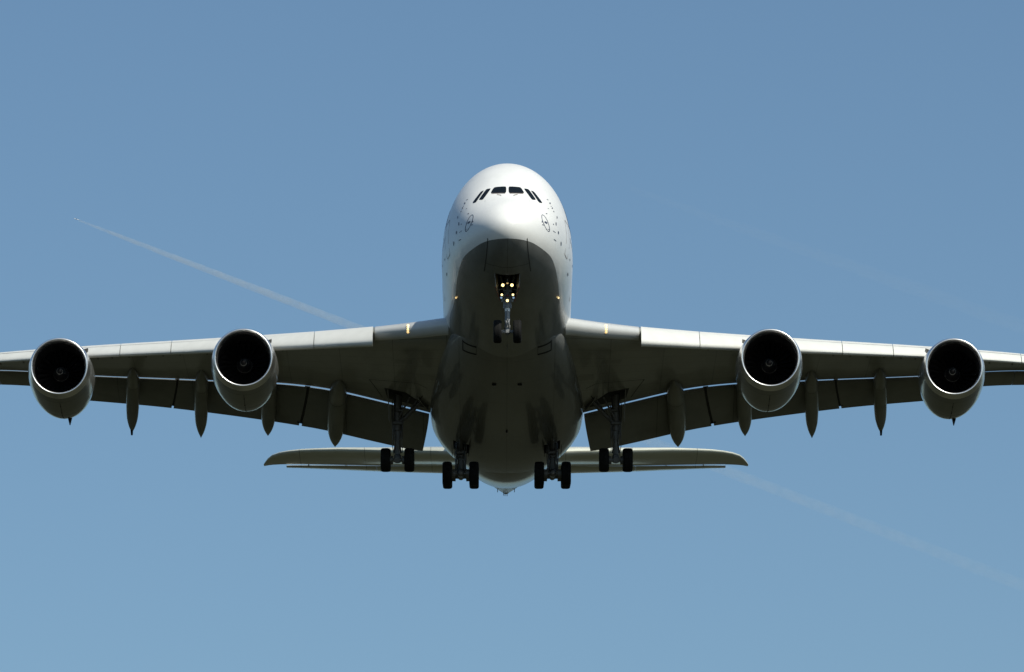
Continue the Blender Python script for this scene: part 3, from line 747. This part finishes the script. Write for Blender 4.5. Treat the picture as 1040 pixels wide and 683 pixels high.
for k in range(3):
    c = eng.copy(); COL.objects.link(c); c.parent = air
    for ch in base_children:
        d = ch.copy(); COL.objects.link(d); d.parent = c
    engs.append(c)
place_engine(engs[0], -14.98, 23.1, 3.64, False); place_engine(engs[1], 14.98, 23.1, 3.64, False)
place_engine(engs[2], -26.03, 31.3, 5.31, True); place_engine(engs[3], 26.03, 31.3, 5.31, True)

# ---- tailplane
TS = [(.8, 53.6, 6.05, 63.4, 7.5, 66.4, 7.75), (3.0, 55.66, 6.78, 64.2, 7.73, 67.0, 8.0), (7.67, 59.5, 7.76, 65.8, 8.1, 68.15, 8.42), (11.6, 62.7, 8.54, 67.0, 8.42, 69.1, 8.82), (14.04, 64.9, 8.88, 67.9, 8.64, 69.6, 9.04), (14.8, 65.9, 8.93, 68.3, 8.70, 69.8, 9.1), (15.2, 66.8, 8.86, 68.6, 8.72, 69.85, 9.1), (15.5, 67.9, 8.74, 68.9, 8.72, 69.9, 9.1)]
TI = [pchip([t[0] for t in TS], [t[k] for t in TS]) for k in range(7)]
def tail_sec(x):
    c = TI[3](x) - TI[1](x); th = max(.088*c/.72, .06); up_, lo = [], []; n = 18
    for k in range(n+1):
        u = (1-math.cos(math.pi*k/n))/2; s = u*.72; f = (2.969*math.sqrt(s)-1.26*s-3.516*s*s+2.843*s**3-1.036*s**4)/2
        zc = (TI[2](x) - .32*th) + (TI[4](x) + .12 - TI[2](x) + .32*th)*u
        up_.append((x, TI[1](x)+u*c, zc + th*f)); lo.append((x, TI[1](x)+u*c, zc - th*f*(1-.35*u)))
    return up_ + lo[::-1][:-1]
for sx in (-1, 1):
    tm = span_loft(tail_sec, [.8, 1.5, 3, 4.5, 6, 7.5, 9, 10.5, 12, 13, 13.8, 14.4, 14.9, 15.2, 15.4, 15.5])
    tp = (tm if sx > 0 else tm.mirrored()).build('tailplane', M['tail'], air, angle=40)
    for a, b in ((1.9, 8.23), (8.245, 14.05)):
        def el(x): 
            return foil((TI[3](x) + .08, TI[4](x) - .04), (TI[5](x), TI[6](x) - .14), x, .085)
        m_ = span_loft(el, np.linspace(a, b, 8)); (m_ if sx > 0 else m_.mirrored()).build('elevator', M['tail'], tp, angle=30)
    mm = MB()
    for x in (4.0, 6.3, 10.2, 12.6):
        y, z = TI[3](x), TI[4](x); mm = MB(); mm.box((x, y+.05, z-.02), (.07, .5, .10), bev=.03); (mm if sx > 0 else mm.mirrored()).build('hinge_fairing', M['tail'], tp)

# ---- bays cut into the belly
import bmesh
def cut(o, boxes, baymat):
    for quad, z0, z1 in boxes:
        mb = MB(); mb.loft([[(x, y, z0) for x, y in quad], [(x, y, z1) for x, y in quad]])
        c = mb.build('cutter', baymat, None, smooth=False); c.location = (0, 0, 0)
        for v, q in zip(c.data.vertices, c.data.vertices): pass
        md = o.modifiers.new('b', 'BOOLEAN'); md.operation = 'DIFFERENCE'; md.object = c; md.solver = 'EXACT'
        # temporarily detach the parent so both meshes share one space
        par = o.parent; loc = o.location.copy(); o.parent = None; o.location = (0, 0, 0)
        bpy.context.view_layer.update()
        nm = bpy.data.meshes.new_from_object(o.evaluated_get(bpy.context.evaluated_depsgraph_get()))
        o.modifiers.remove(md); o.data = nm; o.parent = par; o.location = loc
        bpy.data.objects.remove(c)
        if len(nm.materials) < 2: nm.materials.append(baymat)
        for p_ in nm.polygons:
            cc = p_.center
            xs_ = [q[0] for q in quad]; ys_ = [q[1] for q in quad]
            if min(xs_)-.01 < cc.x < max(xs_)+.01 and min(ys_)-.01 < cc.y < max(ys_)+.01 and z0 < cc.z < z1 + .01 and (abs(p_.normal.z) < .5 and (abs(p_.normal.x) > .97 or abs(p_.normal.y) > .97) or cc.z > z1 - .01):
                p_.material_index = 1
NB = [(-.64, 2.7), (.64, 2.7), (.5, 4.2), (.36, 5.7), (-.36, 5.7), (-.5, 4.2)]
cut(fus, [(NB, 1.5, 3.9)], M['bay'])
for sx in (-1, 1):
    q = [(sx*2.68-.47, 36.6), (sx*2.68+.47, 36.6), (sx*2.68+.47, 39.0), (sx*2.68-.47, 39.0)]
    cut(fairing, [(q, 1.0, 2.9)], M['bay'])

# ---- landing gear
def zig(mb, p, q, r, **k): mb.tube(p, q, r, **k)
def hose(mb, pts, r):
    for a, b in zip(pts[:-1], pts[1:]): mb.tube(a, b, r, n=6, mi=0)
# nose gear
mb = MB()
mb.tube((0, 4.75, 3.4), (0, 4.9, 1.75), .15); mb.tube((0, 4.9, 1.78), (0, 4.92, 1.66), .19)
mb.tube((0, 4.92, 1.7), (0, 5.0, .62), .135, mi=1); mb.tube((0, 4.99, .7), (0, 5.0, .30), .17); mb.tube((-.34, 5, .36), (.34, 5, .36), .1)
mb.box((0, 5, .36), (.3, .34, .36), bev=.08)
for s in (-1, 1):
    mb.tube((s*.10, 4.85, 1.0), (s*.05, 4.6, .75), .04, mi=0); mb.tube((s*.05, 4.6, .75), (s*.1, 4.85, .5), .04)
    mb.tube((s*.38, 4.3, 3.3), (s*.1, 4.85, 2.3), .06); mb.tube((s*.16, 4.75, 2.25), (s*.2, 4.75, 1.6), .03)
    mb.tube((s*.30, 5, .36), (s*.42, 5, .36), .13)
mb.box((0, 4.72, 2.3), (.72, .12, .14), bev=.03); mb.box((0, 4.72, 2.05), (.6, .12, .12), bev=.03); mb.box((0, 4.7, 2.55), (.5, .1, .1), bev=.02)
mb.tube((0, 4.62, 1.5), (0, 4.7, .9), .035)
ng = mb.build('nose_gear', [M['strut'], M['strut']], air)
for s in (-1, 1): place_wheel((s*.53, 5.0, .36), .635/.70, ng, .45/.56)
for x, z, r in ((-.245, 2.78, .085), (.245, 2.78, .085), (-.30, 2.30, .06), (.30, 2.30, .06), (0, 1.97, .075)):
    y = 4.55 if z < 2.6 else 4.35
    lamp_on(None, (x, y, z), (0, -1, -.2), r, ng, M['lampw'], 'landing_light')
for s in (-1, 1):
    mm = MB(); mm.lathe([(4.5, .001), (4.5, .06), (4.62, .05)], 16, c=(s*.33, 0, 2.12)); mm.build('lamp_cover', M['chrome'], ng)
    mm = MB(); mm.lathe([(4.5, .001), (4.5, .045), (4.62, .04)], 16, c=(s*.28, 0, 1.93)); mm.build('lamp_cover', M['strut'], ng)
    # hanging bay doors
    th = .03; q = [(.665, 2.75, 2.95), (.40, 5.7, 2.56), (.36, 5.45, 2.16), (.62, 3.1, 2.36)]
    mm = MB(); mm.loft([[(s*x, y, z) for x, y, z in q], [(s*(x+th), y, z) for x, y, z in q]]); mm.build('gear_door', M['strut'], ng, smooth=False)
    mm = MB(); mm.tube((s*.64, 3.15, 2.345), (s*.385, 5.4, 2.15), .014, n=6); mm.build('door_edge', M['red'], ng)
    mm = MB(); mm.tube((s*.5, 4.3, 2.5), (s*.12, 4.85, 2.75), .025, n=8); mm.build('door_link', M['strut'], ng)
mm = MB(); mm.box((0, 4.58, 2.26), (.16, .06, .08), bev=.02); mm.build('red_plate', M['red'], ng)
# painted band with markings on the leg
mm = MB(); mm.lathe([(1.45, .139), (1.64, .139)], 24, axis='z', c=(0, 4.925, 0)); mm.build('leg_band', M['white'], ng)
# wing gear
for sx in (-1, 1):
    X = 6.37; s = sx
    P = lambda x, y, z: (s*x, y, z)
    mb = MB()
    a, b = (32.8, .18), (34.5, .60)
    mb.tube(P(X, 33.55, 4.6), P(X, 33.6, 2.3), .25); mb.tube(P(X, 33.6, 2.35), P(X, 33.6, 2.1), .29); mb.tube(P(X, 33.6, 2.2), P(X, 33.65, .5), .17, mi=1)
    mb.tube(P(X, a[0]-.1, a[1]-.03), P(X, b[0]+.1, b[1]+.03), .17); mb.box(P(X, 33.65, .48), (.44, .5, .5), bev=.1)
    for y, z in (a, b):
        mb.tube(P(X-.52, y, z), P(X+.52, y, z), .1)
        for q in (-.36, .36): mb.tube(P(X+q-.09, y, z), P(X+q+.09, y, z), .24, n=20)
    for q in (-.2, .2):
        mb.tube(P(X+q, 33.3, 2.05), P(X+q*.5, 32.9, 1.3), .055); mb.tube(P(X+q*.5, 32.9, 1.3), P(X+q, 33.35, .75), .055)
        mb.tube(P(X+q*1.5, 33.4, 3.6), P(X+q*1.4, 33.4, 1.6), .035, n=8)
    mb.tube(P(X-.05, 33.5, 2.5), P(4.75, 33.3, 4.1), .13); mb.tube(P(X-.1, 33.35, 2.9), P(5.6, 33.1, 4.15), .06); mb.tube(P(5.7, 33.45, 3.2), P(5.1, 33.3, 4.2), .07)
    mb.box(P(X, 33.4, 2.55), (.62, .25, .22), bev=.05); mb.box(P(X-.1, 33.35, 3.3), (.5, .2, .18), bev=.05)
    hose(mb, [P(X+.3, 33.3, 4.0), P(X+.36, 33.2, 3.0), P(X+.27, 33.2, 2.0), P(X+.3, 33.1, 1.1), P(X+.2, 33.2, .6)], .022)
    hose(mb, [P(X-.28, 33.3, 3.6), P(X-.33, 33.2, 2.6), P(X-.24, 33.1, 1.6), P(X-.3, 33.1, .7)], .022)
    wg = mb.build('wing_gear', [M['strutdark'], M['strut']], air)
    for y, z in (a, b):
        for q in (-.69, .69): place_wheel(P(X+q, y, z), 1, wg)
    mm = MB(); q = [(X+.55, 32.7, 4.45), (X+.55, 34.4, 4.5), (X+.48, 34.2, 3.0), (X+.44, 33.7, 2.5), (X+.46, 33.0, 2.55)]
    mm.loft([[P(*v) for v in q], [P(v[0]+.05, v[1], v[2]) for v in q]]); mm.build('gear_door', M['flap'], wg, smooth=False)
    mm = MB(); q = [(X-1.2, 32.4, 4.2), (X-1.75, 34.2, 3.85), (X-1.8, 34.1, 3.45), (X-1.25, 32.5, 3.75)]
    mm.loft([[P(*v) for v in q], [P(v[0]+.04, v[1]+.03, v[2]) for v in q]]); mm.build('gear_door', M['flap'], wg, smooth=False)
    # body gear
    X = 2.70; mb = MB(); ax = [(35.15, -.05), (36.85, .27), (38.55, .59)]
    mb.tube(P(X, 36.9, 2.8), P(X, 36.9, 1.3), .27); mb.tube(P(X, 36.9, 1.35), P(X, 36.87, .4), .18, mi=1)
    mb.tube(P(X, ax[0][0]-.12, ax[0][1]-.02), P(X, ax[2][0]+.12, ax[2][1]+.02), .19); mb.box(P(X, 36.87, .35), (.5, .6, .55), bev=.12)
    mb.lathe([(ax[0][0]-.34, .001), (ax[0][0]-.3, .12), (ax[0][0]-.1, .2)], 16, c=(s*X, 0, ax[0][1]))
    for y, z in ax:
        mb.tube(P(X-.6, y, z), P(X+.6, y, z), .11)
        for q in (-.42, .42): mb.tube(P(X+q-.11, y, z), P(X+q+.11, y, z), .26, n=20)
    for q in (-.22, .22):
        mb.tube(P(X+q, 36.6, 1.4), P(X+q*.6, 36.1, .95), .06); mb.tube(P(X+q*.6, 36.1, .95), P(X+q, 36.5, .5), .06)
        mb.tube(P(X+q, 36.7, 2.2), P(X+q*1.3, 35.3, .15), .05, n=8)
    mb.tube(P(X, 36.8, 1.7), P(X, 35.2, 2.6), .1)
    mb.box(P(X, 36.5, 1.55), (.7, .25, .2), bev=.05)
    hose(mb, [P(X+.3, 36.5, 2.2), P(X+.36, 36.4, 1.4), P(X+.3, 36.2, .7), P(X+.3, 35.6, .35)], .022)
    hose(mb, [P(X-.3, 36.5, 2.2), P(X-.36, 36.4, 1.4), P(X-.3, 36.2, .7), P(X-.3, 35.6, .35)], .022)
    bg_ = mb.build('body_gear', [M['strutdark'], M['strut']], air)
    for y, z in ax:
        for q in (-.785, .785): place_wheel(P(X+q, y, z), 1.02, bg_)
    for q in (-.47, .50):
        mm = MB(); v = [(X+q, 36.25, 1.98), (X+q, 38.4, 2.05), (X+q, 38.2, 1.74), (X+q, 36.5, 1.68)]
        mm.loft([[P(*u) for u in v], [P(u[0]+.03, u[1], u[2]) for u in v]]); mm.build('gear_door', M['black'], bg_, smooth=False)

# fuselage paint attribute after the cuts
me = fus.data
if 'paint_line' in me.attributes: me.attributes.remove(me.attributes['paint_line'])
at = me.attributes.new('paint_line', 'FLOAT', 'POINT')
for v in me.vertices: at.data[v.index].value = v.co.z - fz(v.co.y)

# ------------------------------------------------------------------ contrails, far away at cruising height
def vol_mat(name, dens_, col=(.80, .93, 1), falloff=0):  # bluish default colour carries the haze of the distant air
    m = bpy.data.materials.new(name); m.use_nodes = True; nt = m.node_tree; nt.nodes.remove(nt.nodes['Principled BSDF'])
    v = nt.nodes.new('ShaderNodeVolumeScatter'); v.inputs['Color'].default_value = (*col, 1); v.inputs['Density'].default_value = dens_; v.inputs['Anisotropy'].default_value = -.5
    if falloff:
        tc = nt.nodes.new('ShaderNodeTexCoord'); sx = nt.nodes.new('ShaderNodeSeparateXYZ'); nt.links.new(tc.outputs['Generated'], sx.inputs[0])
        pw_ = nt.nodes.new('ShaderNodeMath'); pw_.operation = 'POWER'; pw_.inputs[0].default_value = falloff; nt.links.new(sx.outputs[0], pw_.inputs[1])
        no = nt.nodes.new('ShaderNodeTexNoise'); no.inputs['Scale'].default_value = .012; no.inputs['Detail'].default_value = 3; nt.links.new(tc.outputs['Object'], no.inputs['Vector'])
        mr = nt.nodes.new('ShaderNodeMapRange'); mr.inputs[1].default_value = .3; mr.inputs[2].default_value = .7; mr.inputs[3].default_value = dens_*.5; mr.inputs[4].default_value = dens_*1.4; nt.links.new(no.outputs[0], mr.inputs[0])
        mm_ = nt.nodes.new('ShaderNodeMath'); mm_.operation = 'MULTIPLY'; nt.links.new(mr.outputs[0], mm_.inputs[0]); nt.links.new(pw_.outputs[0], mm_.inputs[1]); nt.links.new(mm_.outputs[0], v.inputs['Density'])
    nt.links.new(v.outputs[0], nt.nodes['Material Output'].inputs['Volume']); return m
camR = Vector((1, 0, 0))
def sky_pt(px, py, d):
    f_ = Vector((0, math.cos(e), math.sin(e))); u_ = Vector((0, -math.sin(e), math.cos(e)))
    return Vector((0, 0, 1.7)) + f_*d + camR*((px-520)/6383*d) + u_*((341.5-py)/6383*d)
def trail(name, p0, p1, radii, dn, n=90, seed=1, label='', jit=.12, falloff=0):
    rnd = random.Random(seed); mb = MB(); rings = []; d = (p1-p0); a_ = Vector((0, 0, 1)); t_ = d.normalized(); b_ = t_.cross(a_).normalized(); a_ = b_.cross(t_)
    rf = pchip([r[0] for r in radii], [r[1] for r in radii]); w1 = w2 = 0
    for k in range(n+1):
        t = k/n; w1 = w1*.75 + rnd.uniform(-1, 1)*.5; w2 = w2*.75 + rnd.uniform(-1, 1)*.5
        r = rf(t); c = p0 + d*t + a_*w1*r*jit + b_*w2*r*jit; rr = r*(1 + rnd.uniform(-1, 1)*jit*.7)
        rings.append([c + a_*rr*math.cos(q*math.pi/6) + b_*rr*math.sin(q*math.pi/6) for q in range(12)])
    mb.loft(rings); o = mb.build(name, vol_mat(name, dn, falloff=falloff), None); tag(o, label, 'contrail'); return o
Dc = 46000.
trail('contrail', sky_pt(80, 224, Dc), sky_pt(1075, 608.5, Dc*1.0), [(0, 8), (.05, 17), (.15, 26), (.3, 33), (.5, 37), (.75, 44), (1, 52)], 0.0125, seed=3, falloff=.06, jit=.05,
      label='bright thin white contrail that starts left of the airliner and passes behind it')
trail('contrail', sky_pt(640, 192, Dc), sky_pt(1090, 350, Dc), [(0, 25), (.5, 50), (1, 60)], .0004, seed=5, label='very faint wide contrail in the blue sky right of the airliner nose')
# the jet that draws the trail
jet = bpy.data.objects.new('distant_jet', None); COL.objects.link(jet)
tag(jet, 'tiny distant jet at the left end of the bright contrail', 'airplane')
q0 = sky_pt(77.5, 222.8, Dc); jd = (sky_pt(80, 224, Dc) - sky_pt(1075, 608.5, Dc)).normalized()
jet.location = q0; jet.scale = (.62, .62, .62); jet.rotation_euler = jd.to_track_quat('-Y', 'Z').to_euler(); jet['_org'] = [0, 0, 0]
mb = MB(); mb.lathe([(-30, .1), (-28.5, 1.6), (-25, 2.8), (15, 2.8), (30, .5)], 20); jb = mb.build('fuselage', M['white'], jet)
for s in (-1, 1):
    mb = MB(); mb.loft([[(s*2, -10, -1), (s*2, 2, -1), (s*2, 2, -.2), (s*2, -10, -.2)], [(s*29, 8, 1.5), (s*29, 11, 1.5), (s*29, 11, 1.7), (s*29, 8, 1.7)]]); mb.build('wing', M['white'], jet)
    mb = MB(); mb.loft([[(s*1, 22, 1), (s*1, 28, 1), (s*1, 28, 1.3), (s*1, 22, 1.3)], [(s*10, 28, 2), (s*10, 30.5, 2), (s*10, 30.5, 2.1), (s*10, 28, 2.1)]]); mb.build('tailplane', M['white'], jet)
    mb = MB(); mb.lathe([(-8, 1.2), (-7, 1.5), (-3, 1.1)], 16, c=(s*9, 0, -2.4)); mb.build('engine', M['nacelle'], jet)
mb = MB(); mb.loft([[(-.2, 20, 2), (.2, 20, 2), (.2, 29, 2), (-.2, 29, 2)], [(-.1, 28, 11), (.1, 28, 11), (.1, 31, 11), (-.1, 31, 11)]]); mb.build('vertical_fin', M['white'], jet)

for o in list(bpy.data.objects):
    if '_org' in o: del o['_org']
